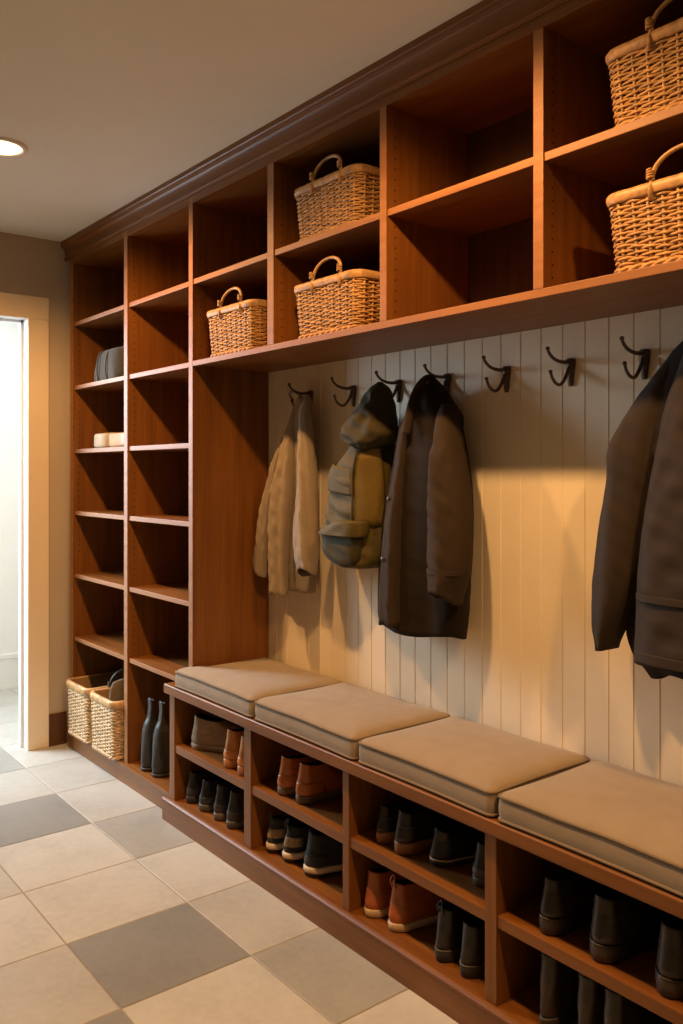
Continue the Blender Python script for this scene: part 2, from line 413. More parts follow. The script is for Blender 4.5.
# ------------------------------------------------------------------ coat hooks
hk = None
HOOKX = [1.642, 1.919, 2.174, 2.418, 2.675, 2.916, 3.155, 3.40]
HL = ['dark iron coat hook holding the pale tan jacket', 'empty dark iron coat hook between tan jacket and olive pack',
      'dark iron coat hook behind the olive hood', 'dark iron coat hook holding the long dark coat',
      'empty dark iron coat hook just beside the long dark coat', 'empty dark iron coat hook in the middle of the bare panel',
      'empty dark iron coat hook just beside the black puffy jacket', 'dark iron coat hook holding the black puffy jacket']
for x, lab in zip(HOOKX, HL):
    if hk is None:
        hk = thing('coat_hook', lab, 'hook', (x, YW-.0022, 1.728), 0, 'iron coat hooks along the beadboard')
        bm = bmesh.new()   # shield plate, wider at the top
        rings = []
        for z, w, d in ((-.030, .006, .004), (-.026, .009, .006), (0, .012, .009), (.018, .015, .011), (.038, .0175, .012), (.047, .0175, .012), (.051, .012, .008)):
            rings.append([(w*math.cos(a), min(0, -d*math.sin(a)) if math.sin(a) > 0 else 0, z) for a in [PI*k/8 for k in range(9)]]+[(-w, .0, z), (w, .0, z)][:0])
        vs = loft(bm, rings, True, True, closed=True)
        obj('plate', bm, M['iron'], hk, None, True)
        bm = bmesh.new()
        p = smooth_path([(0, -.004, .042), (0, -.030, .038), (0, -.058, .039), (0, -.082, .046), (0, -.099, .058), (0, -.1065, .070)], 5)
        tube(bm, p, [.0060-.0018*i/(len(p)-1) for i in range(len(p))], 8)
        bmesh.ops.create_uvsphere(bm, u_segments=10, v_segments=7, radius=.0066, matrix=Matrix.Translation((0, -.106, .070)))
        obj('upper_arm', bm, M['iron'], hk, None, True)
        bm = bmesh.new()
        p = smooth_path([(0, -.008, .026), (0, -.024, -.004), (0, -.046, -.027), (0, -.068, -.026), (0, -.085, -.012), (0, -.093, .004)], 5)
        tube(bm, p, [.0055-.0014*i/(len(p)-1) for i in range(len(p))], 8)
        bmesh.ops.create_uvsphere(bm, u_segments=10, v_segments=7, radius=.006, matrix=Matrix.Translation((0, -.0935, .006)))
        obj('lower_arm', bm, M['iron'], hk, None, True)
    else: dup(hk, (x, YW-.0022, 1.728), 0, lab)

# ------------------------------------------------------------------ wicker baskets
def basket_path(hx, hy, r, n):
    """n evenly spaced points (x, y, nx, ny) round a rounded rectangle"""
    segs = [('l', (hx, -hy+r), (hx, hy-r)), ('a', (hx-r, hy-r), 0), ('l', (hx-r, hy), (-hx+r, hy)), ('a', (-hx+r, hy-r), PI/2),
            ('l', (-hx, hy-r), (-hx, -hy+r)), ('a', (-hx+r, -hy+r), PI), ('l', (-hx+r, -hy), (hx-r, -hy)), ('a', (hx-r, -hy+r), 3*PI/2)]
    lens = [math.hypot(s[1][0]-s[2][0], s[1][1]-s[2][1]) if s[0] == 'l' else r*PI/2 for s in segs]
    tot = sum(lens); out = []
    for k in range(n):
        d = tot*k/n
        for s, L in zip(segs, lens):
            if d <= L:
                if s[0] == 'l':
                    q = d/L; x = s[1][0]+(s[2][0]-s[1][0])*q; y = s[1][1]+(s[2][1]-s[1][1])*q
                    dx, dy = (s[2][0]-s[1][0])/L, (s[2][1]-s[1][1])/L; out.append((x, y, dy, -dx))
                else:
                    a = s[2]+d/r; out.append((s[1][0]+r*math.cos(a), s[1][1]+r*math.sin(a), math.cos(a), math.sin(a)))
                break
            d -= L
        else: out.append(out[0])
    return out
def basket(name, label, loc, rz, group, hx, hy, H, taper, rows, stakes, mats, rimh, rimt, handles, sr):
    wm, wd, wr, hm = mats
    t = thing(name, label, 'basket', loc, rz, group)
    rnd = random.Random(3)
    def dims(z):
        q = z/H; s = taper+(1-taper)*(q**.85); return hx*s-.0, hy*(taper+.02+(1-taper-.02)*q)
    per = 4; n = stakes*per
    bm = bmesh.new()
    z0 = .016; z1 = H-rimh*.6
    # dark core behind the weave, with a floor
    rings = []
    for z in (.004, H*.5, H-.004):
        a, b = dims(z); rings.append([(x-nx*.006, y-ny*.006, z) for x, y, nx, ny in basket_path(a, b, .03, 48)])
    for z in (H-.004, H*.5, .012):
        a, b = dims(z); rings.append([(x-nx*.011, y-ny*.011, z) for x, y, nx, ny in basket_path(a, b, .03, 48)])
    loft(bm, rings, True, True, 1)
    for i in range(rows):
        z = z0+(z1-z0)*i/(rows-1); a, b = dims(z)
        P = basket_path(a, b, .03, n); ring = []
        for k, (x, y, nx, ny) in enumerate(P):
            w = .0036*math.cos(PI*k/per+PI*i)+rnd.uniform(-.0007, .0007)
            ring.append((x+nx*w, y+ny*w, z+rnd.uniform(-.0009, .0009)+.0012*math.sin(k*.21+i*1.7)))
        tube(bm, ring, sr, 6, 0, closed=True, flat=.8)
    for k in range(stakes):
        pts = []
        for z in (.006, H*.33, H*.66, H-.006):
            a, b = dims(z); x, y, nx, ny = basket_path(a, b, .03, n)[k*per]
            pts.append((x-nx*.0005, y-ny*.0005, z))
        tube(bm, pts, .0042, 6, 0)
    # twisted border at the foot
    for ph in (0, PI):
        a, b = dims(.01); ring = [(x+nx*(.003+.0035*math.cos(k*.9+ph)), y+ny*(.003+.0035*math.cos(k*.9+ph)), .010+.0045*math.sin(k*.9+ph)) for k, (x, y, nx, ny) in enumerate(basket_path(a, b, .03, n))]
        tube(bm, ring, .0055, 6, 0, closed=True)
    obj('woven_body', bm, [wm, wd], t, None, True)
    bm = bmesh.new(); a, b = dims(H)
    prof = [(.006, -rimh), (rimt*.75, -rimh+.003), (rimt, -rimh*.6), (rimt, -rimh*.25), (rimt*.6, 0), (-.003, .001), (-rimt*.8, -.004), (-rimt*.8, -rimh*.8), (-.002, -rimh)]
    P = basket_path(a, b, .032, 64)
    rings = [[(x+nx*(o+.0006*math.sin(k*2.1)), y+ny*(o+.0006*math.sin(k*2.1)), H+dz) for k, (x, y, nx, ny) in enumerate(P)] for o, dz in prof]
    rings.append(rings[0])
    loft(bm, rings, False, False, 0); bmesh.ops.remove_doubles(bm, verts=bm.verts, dist=1e-6)
    obj('rim', bm, wr, t, None, True)
    for (cx, cy, dx, dy, w, h, rad) in handles:
        bm = bmesh.new(); pts = []
        for k in range(25):
            q = k/24; u = -math.cos(PI*q); hh = math.sin(PI*q)**.75
            lean = .012*math.sin(PI*q)
            pts.append((cx+dx*u*w/2+dy*lean, cy+dy*u*w/2+dx*lean, H-.004+hh*h))
        o = .006 if True else 0
        sx, sy = (0, math.copysign(1, cy)) if dx else (math.copysign(1, cx), 0)
        e0, e1 = pts[0], pts[-1]
        pts = [(e0[0]+sx*.004, e0[1]+sy*.004, H-rimh-.014)]+[(e0[0]+sx*.005, e0[1]+sy*.005, H-rimh*.5)]+pts+[(e1[0]+sx*.005, e1[1]+sy*.005, H-rimh*.5), (e1[0]+sx*.004, e1[1]+sy*.004, H-rimh-.014)]
        tube(bm, pts, rad, 9)
        hd = obj('handle', bm, hm, t, None, True)
        for e in (e0, e1):
            bm = bmesh.new()      # wrapped ends
            tube(bm, [(e[0]+sx*.004+(rad+.002)*math.cos(k*PI/5), e[1]+sy*.004+(rad+.002)*math.sin(k*PI/5), H+.004+k*.00058) for k in range(40)], .0026, 5)
            obj('binding', bm, hm, hd, None, True)
    return t
bk = basket('wicker_basket', 'honey wicker basket alone in the cubby next to the tall shelving', (1.572, .146, zL+.0005), 0, 'wicker baskets in the upper cubbies',
            .177, .118, .192, .90, 23, 30, (M['wick'], M['wickd'], M['wickr'], M['wick']), .026, .010,
            [(.02, -.122, 1, 0, .15, .068, .0055), (.02, .122, 1, 0, .15, .068, .0058)], .0035)
dup(bk, (2.182, .146, zU+.0005), 0, 'honey wicker basket on the upper shelf directly above another basket, mid run')
dup(bk, (2.180, .146, zL+.0005), 0, 'honey wicker basket on the lower shelf directly below another basket, mid run')
dup(bk, (3.442, .146, zU+.0005), 0, 'large looking wicker basket with tall handle at the top right corner of the photo')
dup(bk, (3.444, .146, zL+.0005), 0, 'wicker basket at the right edge directly beneath the top corner basket')
fb = basket('floor_basket', 'pale wicker floor basket in the tall unit, nearer the doorway', (.200, .128, Z0+.0005), 0, 'pale baskets at the foot of the tall shelving',
            .136, .170, .278, .95, 30, 40, (M['wickp'], M['wickpd'], M['wickpr'], M['leath']), .036, .012,
            [], .0044)
fb2 = basket('floor_basket', 'pale wicker floor basket with dark handle beside the tall unit divider', (.512, .128, Z0+.0005), 0, 'pale baskets at the foot of the tall shelving',
            .136, .170, .278, .95, 30, 40, (M['wickp'], M['wickpd'], M['wickpr'], M['leath']), .036, .012,
            [(-.137, 0.02, 0, 1, .17, .085, .009)], .0044)

# pouch standing in the floor basket, cloth bundle and cream box on the shelves
M['pouch'] = fabric('grey_brown_felt', (.16, .125, .09), .9, 800, .2)
M['greyc'] = fabric('grey_cloth', (.050, .050, .046), .95, 700, .4, .25)
M['creamb'] = plain('cream_card', (.50, .39, .24), .6, var=.05); M['boxw'] = plain('light_wood_grain', (.42, .23, .09), .5, var=.15, scale=30)
t = thing('pouch', 'grey brown rounded pouch standing inside the floor basket beside the divider', 'pouch', (.555, .055, Z0+.0125))
bm = bmesh.new(); rings = []
for z, w, d in ((0, .062, .014), (.02, .075, .022), (.12, .078, .026), (.24, .078, .024), (.305, .073, .018), (.335, .058, .012), (.345, .025, .005)):
    rings.append([(d*math.cos(a)*(1), w*math.copysign(abs(math.sin(a))**.6, math.sin(a)), z) for a in [2*PI*k/24 for k in range(24)]])
loft(bm, rings); obj('body', bm, M['pouch'], t, None, True)
bm = bmesh.new(); tube(bm, [(.0, -.066+.0*k, .26) if False else (.0245*math.cos(2*PI*k/24), .0785*math.copysign(abs(math.sin(2*PI*k/24))**.6, math.sin(2*PI*k/24)), .235) for k in range(24)], .003, 5, closed=True)
obj('seam', bm, M['leath'], t, None, True)

t = thing('cloth_bundle', 'grey folded cloth bag slumped on a shelf of the far column', 'bag', (.375, .125, zL+.0005))
bm = bmesh.new(); rings = []
for k, (z, s) in enumerate(((0, .9), (.008, .99), (.03, 1.02), (.07, 1.0), (.11, .97), (.135, .92), (.150, .8), (.158, .5))):
    r = []
    for a in range(40):
        th = 2*PI*a/40; cx, sy = math.cos(th), math.sin(th)
        f = 1+.035*math.sin(5*th+k*.5)+.02*math.sin(11*th+k)
        r.append((.165*s*f*math.copysign(abs(cx)**.45, cx)+.0, .095*s*f*math.copysign(abs(sy)**.5, sy), z+.016*cx*(z/.15)+.004*math.sin(3*th)*(z/.15)))
    rings.append(r)
loft(bm, rings); obj('bundle', bm, M['greyc'], t, None, True)
for xx in (-.075, .03):
    bm = bmesh.new(); tube(bm, smooth_path([(xx, -.094, .006), (xx, -.103, .05), (xx+.004, -.099, .11), (xx+.006, -.083, .148), (xx+.006, -.04, .160), (xx+.006, 0, .162)], 5), .006, 6, flat=.5)
    obj('strap', bm, M['greyc'], t, None, True)

t = thing('small_box', 'small cream and wood box lying on a shelf of the far column', 'box', (.395, .10, zA+.0005))
def bx_ring(x, hy, z0, z1, p=.35):
    r = []
    for k in range(28):
        a = 2*PI*k/28; c, s = math.cos(a), math.sin(a)
        r.append((x, hy*math.copysign(abs(c)**p, c), (z0+z1)/2+(z1-z0)/2*math.copysign(abs(s)**p, s)))
    return r
bm = bmesh.new(); loft(bm, [bx_ring(-.215, .035, .008, .065), bx_ring(-.207, .046, .002, .074), bx_ring(-.195, .05, 0, .078), bx_ring(-.02, .05, 0, .078)]); obj('lid', bm, M['creamb'], t, None, True)
bm = bmesh.new(); loft(bm, [bx_ring(-.0195, .047, 0.001, .074), bx_ring(.19, .047, .001, .074), bx_ring(.2, .042, .004, .07)]); obj('body', bm, M['boxw'], t, None, True)

# ------------------------------------------------------------------ garments: closed cloth shells from tables of (z, x centre, half width, y centre, half depth)
TAN_SLEEVE_A = [(1.587, 1.5796, 0.0125, 0.29, 0.0116), (1.5019, 1.5203, 0.018, 0.29, 0.0163), (1.4536, 1.4995, 0.0213, 0.29, 0.0191), (1.3853, 1.4742, 0.0241, 0.29, 0.0215), (1.2865, 1.4397, 0.0304, 0.29, 0.0268), (1.1869, 1.4173, 0.0312, 0.29, 0.0273), (1.0866, 1.3993, 0.0336, 0.29, 0.0292), (1.0248, 1.3957, 0.0315, 0.29, 0.0274)]
TAN_BODY = [(1.7438, 1.6951, 0.0261, 0.3, 0.0253), (1.7145, 1.6871, 0.0405, 0.301, 0.03), (1.6687, 1.6719, 0.0606, 0.303, 0.03), (1.5759, 1.6476, 0.0953, 0.304, 0.03), (1.529, 1.6375, 0.1098, 0.305, 0.03), (1.4535, 1.6213, 0.1322, 0.307, 0.03), (1.387, 1.609, 0.1483, 0.308, 0.03), (1.2915, 1.598, 0.1601, 0.31, 0.03), (1.1961, 1.5965, 0.1619, 0.311, 0.03), (1.1005, 1.5943, 0.1612, 0.312, 0.03), (1.0046, 1.5909, 0.1572, 0.314, 0.03), (0.9709, 1.5891, 0.1513, 0.315, 0.03)]
TAN_FRONT = [(1.7153, 1.6613, 0.0097, 0.285, 0.0092), (1.6688, 1.6523, 0.0165, 0.281, 0.0156), (1.5757, 1.6316, 0.0304, 0.277, 0.0284), (1.4818, 1.6164, 0.04, 0.273, 0.0371), (1.3873, 1.5984, 0.0554, 0.269, 0.045), (1.3305, 1.5927, 0.058, 0.266, 0.045), (1.2451, 1.5853, 0.053, 0.262, 0.045), (1.1503, 1.5813, 0.0467, 0.258, 0.0426), (1.0559, 1.5832, 0.0432, 0.254, 0.0393), (0.9577, 1.5901, 0.0396, 0.25, 0.036)]
TAN_SLEEVE_B = [(1.7492, 1.7389, 0.0047, 0.285, 0.0046), (1.7329, 1.7448, 0.0153, 0.28, 0.015), (1.7009, 1.7405, 0.0247, 0.275, 0.024), (1.6638, 1.7442, 0.0265, 0.27, 0.0258), (1.5719, 1.754, 0.0311, 0.265, 0.0302), (1.4806, 1.7637, 0.0356, 0.26, 0.0346), (1.39, 1.775, 0.0391, 0.255, 0.0381), (1.2996, 1.7785, 0.0446, 0.25, 0.0434), (1.2096, 1.7812, 0.0526, 0.245, 0.045), (1.1206, 1.7935, 0.0485, 0.24, 0.045), (1.0518, 1.804, 0.0368, 0.235, 0.0359)]
COAT_BODY = [(1.7555, 2.4372, 0.0076, 0.285, 0.01), (1.7174, 2.4427, 0.0342, 0.285, 0.0451), (1.6729, 2.4391, 0.0643, 0.285, 0.07), (1.6284, 2.4323, 0.113, 0.285, 0.07), (1.584, 2.4179, 0.1281, 0.285, 0.07), (1.5029, 2.4175, 0.1497, 0.285, 0.07), (1.4397, 2.4148, 0.1667, 0.285, 0.07), (1.3674, 2.4094, 0.1824, 0.285, 0.07), (1.2766, 2.4002, 0.1971, 0.285, 0.07), (1.1857, 2.3958, 0.2017, 0.285, 0.07), (1.0942, 2.3887, 0.2018, 0.285, 0.07), (1.0026, 2.3825, 0.1998, 0.285, 0.07), (0.9475, 2.379, 0.196, 0.285, 0.07), (0.9203, 2.3798, 0.1876, 0.285, 0.07)]
COAT_FRONT = [(1.6812, 2.4212, 0.0181, 0.25, 0.0232), (1.6202, 2.3849, 0.0279, 0.246, 0.0351), (1.5485, 2.3625, 0.0291, 0.241, 0.036), (1.4578, 2.3475, 0.0281, 0.237, 0.0345), (1.3666, 2.3339, 0.0332, 0.232, 0.0404), (1.2751, 2.3246, 0.0366, 0.228, 0.0443), (1.1839, 2.3219, 0.0383, 0.223, 0.0462), (1.0926, 2.3194, 0.0392, 0.219, 0.0471), (1.0019, 2.3203, 0.0388, 0.214, 0.0465), (0.9434, 2.3227, 0.0384, 0.21, 0.0459)]
COAT_SLEEVE = [(1.6627, 2.5213, 0.0218, 0.27, 0.0297), (1.6312, 2.531, 0.0297, 0.261, 0.0404), (1.5959, 2.5372, 0.0339, 0.252, 0.0461), (1.5521, 2.5481, 0.038, 0.243, 0.0518), (1.5002, 2.557, 0.0453, 0.234, 0.0617), (1.4147, 2.5666, 0.061, 0.226, 0.065), (1.3301, 2.5781, 0.0678, 0.217, 0.065), (1.2378, 2.5869, 0.0672, 0.208, 0.065), (1.1376, 2.5918, 0.061, 0.199, 0.065), (1.0494, 2.5863, 0.0425, 0.19, 0.0575)]
PUFF_BODY = [(1.8026, 3.3958, 0.0158, 0.28, 0.0394), (1.7555, 3.387, 0.0792, 0.28, 0.06), (1.6951, 3.3885, 0.1379, 0.28, 0.06), (1.6228, 3.3879, 0.1837, 0.28, 0.06), (1.5503, 3.3909, 0.2133, 0.28, 0.06), (1.4539, 3.4099, 0.209, 0.28, 0.06), (1.3824, 3.4202, 0.2049, 0.28, 0.06), (1.2392, 3.4161, 0.2153, 0.28, 0.06), (1.1437, 3.4153, 0.2203, 0.28, 0.06), (1.0464, 3.4036, 0.2321, 0.28, 0.06), (0.9814, 3.4153, 0.2203, 0.28, 0.06), (0.938, 3.4375, 0.1939, 0.28, 0.06)]
PUFF_FRONT = [(1.7354, 3.3846, 0.0234, 0.24, 0.0566), (1.6211, 3.377, 0.0637, 0.233, 0.06), (1.5254, 3.3771, 0.0857, 0.226, 0.06), (1.3825, 3.373, 0.1085, 0.219, 0.06), (1.2401, 3.3724, 0.1228, 0.211, 0.06), (1.1462, 3.377, 0.1288, 0.204, 0.06), (1.0528, 3.3796, 0.1297, 0.197, 0.06), (0.9859, 3.3821, 0.1306, 0.19, 0.06)]
PUFF_SLEEVE = [(1.7498, 3.3218, 0.0119, 0.27, 0.0276), (1.6668, 3.2786, 0.0389, 0.267, 0.05), (1.6058, 3.2486, 0.0625, 0.265, 0.05), (1.5561, 3.2232, 0.0744, 0.262, 0.05), (1.5183, 3.2056, 0.0807, 0.259, 0.05), (1.4799, 3.1975, 0.0766, 0.256, 0.05), (1.4285, 3.1948, 0.0719, 0.254, 0.05), (1.3122, 3.1772, 0.0719, 0.251, 0.05), (1.221, 3.1646, 0.0693, 0.248, 0.05), (1.1315, 3.1506, 0.0615, 0.245, 0.05), (1.0434, 3.1333, 0.0385, 0.243, 0.05), (0.9854, 3.1283, 0.0209, 0.24, 0.0408)]
HOOD = [(1.7611, 2.1818, 0.0101, 0.275, 0.0118), (1.7467, 2.1842, 0.027, 0.272, 0.0313), (1.7263, 2.1807, 0.0413, 0.269, 0.0478), (1.6777, 2.168, 0.0582, 0.267, 0.0669), (1.6248, 2.1506, 0.0954, 0.264, 0.075), (1.596, 2.1447, 0.1163, 0.261, 0.075), (1.5811, 2.1421, 0.122, 0.258, 0.075), (1.5643, 2.1488, 0.1029, 0.256, 0.075), (1.5476, 2.1539, 0.0659, 0.253, 0.0748), (1.5312, 2.1487, 0.0383, 0.25, 0.0432)]
PACK = [(1.5725, 2.1261, 0.0578, 0.29, 0.066), (1.5392, 2.1175, 0.0658, 0.289, 0.0748), (1.4807, 2.0867, 0.1083, 0.288, 0.08), (1.4299, 2.0663, 0.1379, 0.287, 0.08), (1.3705, 2.0658, 0.1427, 0.286, 0.08), (1.3111, 2.0641, 0.146, 0.285, 0.08), (1.2597, 2.0554, 0.1561, 0.285, 0.08), (1.2254, 2.0493, 0.1644, 0.284, 0.08), (1.1913, 2.0478, 0.1645, 0.283, 0.08), (1.1491, 2.0527, 0.1516, 0.282, 0.08), (1.1208, 2.0703, 0.1152, 0.281, 0.08), (1.1078, 2.0855, 0.063, 0.28, 0.0704)]
POCKET = [(1.2457, 2.0622, 0.1095, 0.22, 0.045), (1.2242, 2.0526, 0.1145, 0.22, 0.045), (1.195, 2.0556, 0.1084, 0.22, 0.045), (1.1618, 2.0602, 0.0975, 0.22, 0.045), (1.1373, 2.069, 0.078, 0.22, 0.045), (1.1172, 2.089, 0.0364, 0.22, 0.0395)]
FLAP_LOW = [(1.2739, 2.1152, 0.0728, 0.205, 0.05), (1.2518, 2.0876, 0.103, 0.205, 0.05), (1.2282, 2.0652, 0.1226, 0.205, 0.05), (1.2231, 2.0641, 0.1182, 0.205, 0.05)]

def cat(tab, z):
    # tab runs from top to bottom; Catmull-Rom in index space located by z
    for i in range(len(tab)-1):
        if tab[i+1][0] <= z <= tab[i][0] or i == len(tab)-2:
            p1, p2 = tab[i], tab[i+1]; p0 = tab[max(i-1, 0)]; p3 = tab[min(i+2, len(tab)-1)]
            t = (p1[0]-z)/(p1[0]-p2[0]); t = max(0, min(1, t))
            out = []
            for c in range(1, 5):
                m1 = (p2[c]-p0[c])*.5; m2 = (p3[c]-p1[c])*.5
                if i == 0: m1 = p2[c]-p1[c]
                t2, t3 = t*t, t*t*t
                out.append((2*t3-3*t2+1)*p1[c]+(t3-2*t2+t)*m1+(-2*t3+3*t2)*p2[c]+(t3-t2)*m2)
            return out
def shell(tab, org, folds=(), n=56, levels=46, power=.85, hem=.0, hemtilt=0., open_hem=True, mi=0, lin=1, seed=0, wr=.0, fronthem=0.):
    ox, oy, oz = org; bm = bmesh.new(); rings = []; mis = []
    zt, zb = tab[0][0], tab[-1][0]
    rnd = random.Random(seed); ph = [rnd.uniform(0, 6.28) for _ in range(6)]
    def ring(z, s=1., dz=0., inset=0.):
        xc, a, yc, b = cat(tab, z); q = (zt-z)/(zt-zb)
        a = max(.004, a-inset); b = max(.004, b-inset); r = []
        for k in range(n):
            th = 2*PI*k/n; c, s_ = math.cos(th), math.sin(th)
            f = 1.
            for (kk, amp, p, drift) in folds:
                f += amp*min(1, q*3)*math.sin(kk*th+p+drift*z)
            w = wr*(math.sin(z*61+ph[0]+3*math.sin(th*2+ph[1]))*math.sin(th*3+ph[2]+z*17)+.6*math.sin(z*113+5*th+ph[3]))*min(1, q*4)
            x = xc+a*s*math.copysign(abs(c)**power, c)*(1+(f-1)*.45)
            y = yc+b*s*math.copysign(abs(s_)**power, s_)*f+w*s_
            y = min(y, YW-.006)
            zz = z+dz+(hemtilt*c+hem*math.sin(3*th+ph[4])+fronthem*max(0, -s_))*max(0, (q-.8)/.2)
            r.append((x-ox, y-oy, zz-oz))
        return r
    rings.append(ring(zt, .35, .004)); mis.append(mi); rings.append(ring(zt, .75, .003)); mis.append(mi)
    for i in range(levels+1): rings.append(ring(zt-(zt-zb)*i/levels)); mis.append(mi)
    if open_hem:
        mis[-1] = lin
        rings.append(ring(zb, 1, -.001, .004)); mis.append(lin)
        rings.append(ring(zb+.02, 1, 0, .007)); mis.append(lin)
        rings.append(ring(zb+.05, .96, 0, .009)); mis.append(lin); mis.append(lin)
    loft(bm, rings, True, True, mi, True, mis+[lin])
    return bm
def strip_on(tab, org, z0, z1, th0, th1, thick, n=14, m=10, power=.85, tilt=0.):
    """a slab lying on the shell surface between two angles (a flap, band or strap)"""
    bm = bmesh.new(); rings = []
    for off in (0, 1):
        pass
    def P(q, th, o):
        z = z0+(z1-z0)*q; xc, a, yc, b = cat(tab, min(tab[0][0], max(tab[-1][0], z))); c, s_ = math.cos(th), math.sin(th)
        return Vector((xc+(a+o)*math.copysign(abs(c)**power, c)-org[0], min(YW-.006, yc+(b+o)*math.copysign(abs(s_)**power, s_))-org[1], z+tilt*c-org[2]))
    grid = []
    for i in range(m+1):
        q = i/m; row = [P(q, th0+(th1-th0)*k/n, thick) for k in range(n+1)]+[P(q, th0+(th1-th0)*k/n, -.004) for k in range(n, -1, -1)]
        grid.append(row)
    loft(bm, grid, True, True); return bm

# -- pale tan jacket
M['tan'] = fabric('tan_cotton_jacket', (.30, .235, .165), .9, 900, .2, .10, .15, 7); M['tanl'] = fabric('tan_jacket_lining', (.10, .07, .05), .95, 700)
og = (1.655, .30, 1.72)
t = thing('jacket', 'pale tan cotton jacket hanging on the farthest hook', 'jacket', og)
mm = [M['tan'], M['tanl']]
obj('body', shell(TAN_BODY, og, [(5, .10, .4, 4), (9, .05, 1, -6)], wr=.002, seed=1), mm, t, None, True)
obj('front_panel', shell(TAN_FRONT, og, [(4, .12, 2.2, 5), (7, .06, .3, 9)], wr=.0035, hem=.006, seed=2), mm, t, None, True)
obj('sleeve', shell(TAN_SLEEVE_A, og, [(4, .10, 1.2, 6)], wr=.003, hemtilt=-.02, seed=3), mm, t, None, True)
obj('sleeve', shell(TAN_SLEEVE_B, og, [(4, .08, .2, 5), (6, .04, 3, 9)], wr=.0025, hemtilt=.006, fronthem=.030, seed=4), mm, t, None, True)
bm = bmesh.new(); tube(bm, smooth_path([(-.018, -.010, .012), (-.016, -.03, .035), (-.013, -.022, .052), (-.012, .01, .045), (-.01, .03, .02)], 5), .006, 8, flat=.5); obj('collar', bm, M['tan'], t, None, True)

# -- olive hooded rucksack
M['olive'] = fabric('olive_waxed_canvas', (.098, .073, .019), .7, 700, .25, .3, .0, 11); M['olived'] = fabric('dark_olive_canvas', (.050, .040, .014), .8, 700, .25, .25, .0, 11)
M['oliveg'] = fabric('golden_olive_panel', (.145, .096, .018), .7, 700, .2, .25, .0, 11); M['olvl'] = plain('olive_lining_dark', (.02, .017, .008), .9)
og = (2.16, .285, 1.55)
t = thing('rucksack', 'olive green canvas rucksack with a hood flap hanging on the third hook', 'bag', og)
mm = [M['olive'], M['olvl']]
obj('body', shell(PACK, og, [(5, .035, .4, 6), (9, .02, 2, -9)], wr=.0065, power=.75, open_hem=False, seed=5), mm, t, None, True)
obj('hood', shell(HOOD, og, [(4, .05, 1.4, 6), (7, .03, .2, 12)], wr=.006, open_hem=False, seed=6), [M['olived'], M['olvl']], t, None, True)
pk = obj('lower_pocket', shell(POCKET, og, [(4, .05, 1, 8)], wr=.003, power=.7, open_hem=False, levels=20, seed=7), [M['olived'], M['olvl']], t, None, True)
obj('pocket_flap', shell(FLAP_LOW, og, [(3, .05, .6, 8)], wr=.002, power=.8, open_hem=True, levels=16, seed=8), mm, t, None, True)
obj('upper_flap', strip_on(PACK, og, 1.368, 1.462, 1.10*PI, 1.575*PI, .0045, power=.75, tilt=-.02), mm, t, None, True)
obj('side_panel', strip_on(PACK, og, 1.262, 1.515, 1.60*PI, 1.97*PI, .006, power=.75), [M['oliveg']], t, None, True)
bm = bmesh.new(); pts = []
for k in range(16):
    z = 1.52-.29*k/15; xc, a_, yc, b_ = cat(PACK, z); th = 1.585*PI; c_, s_ = math.cos(th), math.sin(th)
    pts.append((xc+(a_+.004)*math.copysign(abs(c_)**.75, c_)-og[0], yc+(b_+.008)*math.copysign(abs(s_)**.75, s_)-og[1], z-og[2]))
tube(bm, pts, .006, 6, flat=.6); obj('strap', bm, M['olived'], t, None, True)

# -- long dark coat
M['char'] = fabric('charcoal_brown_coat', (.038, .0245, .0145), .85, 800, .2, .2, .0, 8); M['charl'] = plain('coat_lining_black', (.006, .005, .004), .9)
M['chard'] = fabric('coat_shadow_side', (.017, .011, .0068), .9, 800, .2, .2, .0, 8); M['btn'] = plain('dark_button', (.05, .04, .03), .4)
og = (2.43, .285, 1.72)
t = thing('coat', 'long charcoal brown coat hanging on the fourth hook', 'coat', og)
mm = [M['char'], M['charl']]
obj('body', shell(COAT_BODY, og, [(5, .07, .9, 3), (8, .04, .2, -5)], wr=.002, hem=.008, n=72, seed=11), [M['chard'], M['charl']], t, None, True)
obj('front_panel', shell(COAT_FRONT, og, [(4, .09, 2.0, 3)], wr=.002, hem=.006, seed=12), mm, t, None, True)
obj('sleeve', shell(COAT_SLEEVE, og, [(3, .05, .6, 5), (5, .04, 1.2, 11)], wr=.003, hemtilt=-.006, fronthem=.032, seed=13), mm, t, None, True)
obj('cuff_band', strip_on(COAT_SLEEVE, og, 1.135, 1.150, PI, 2*PI, .0022), M['char'], t, None, True)
bm = bmesh.new(); rr = []
for k in range(11):
    q = k/10; rr.append((.012+.03*q, -.012-.05*q, .036-.165*q))
tube(bm, smooth_path([(.006, .01, .036), (-.002, -.02, .037), (-.014, -.048, .0), (-.018, -.075, -.06), (-.022, -.092, -.15)], 6), [.006+.010*min(1, i/12) for i in range(25)], 8, flat=.45); obj('lapel', bm, M['char'], t, None, True)
for z in (1.16, 1.36):
    xc, a, yc, b = cat(COAT_FRONT, z); bm = bmesh.new()
    bmesh.ops.create_uvsphere(bm, u_segments=10, v_segments=6, radius=.008, matrix=Matrix.Translation((xc-.012-og[0], yc-b-.001-og[1], z-og[2])) @ Matrix.Diagonal((1, .4, 1, 1)))
    obj('button', bm, M['btn'], t, None, True)

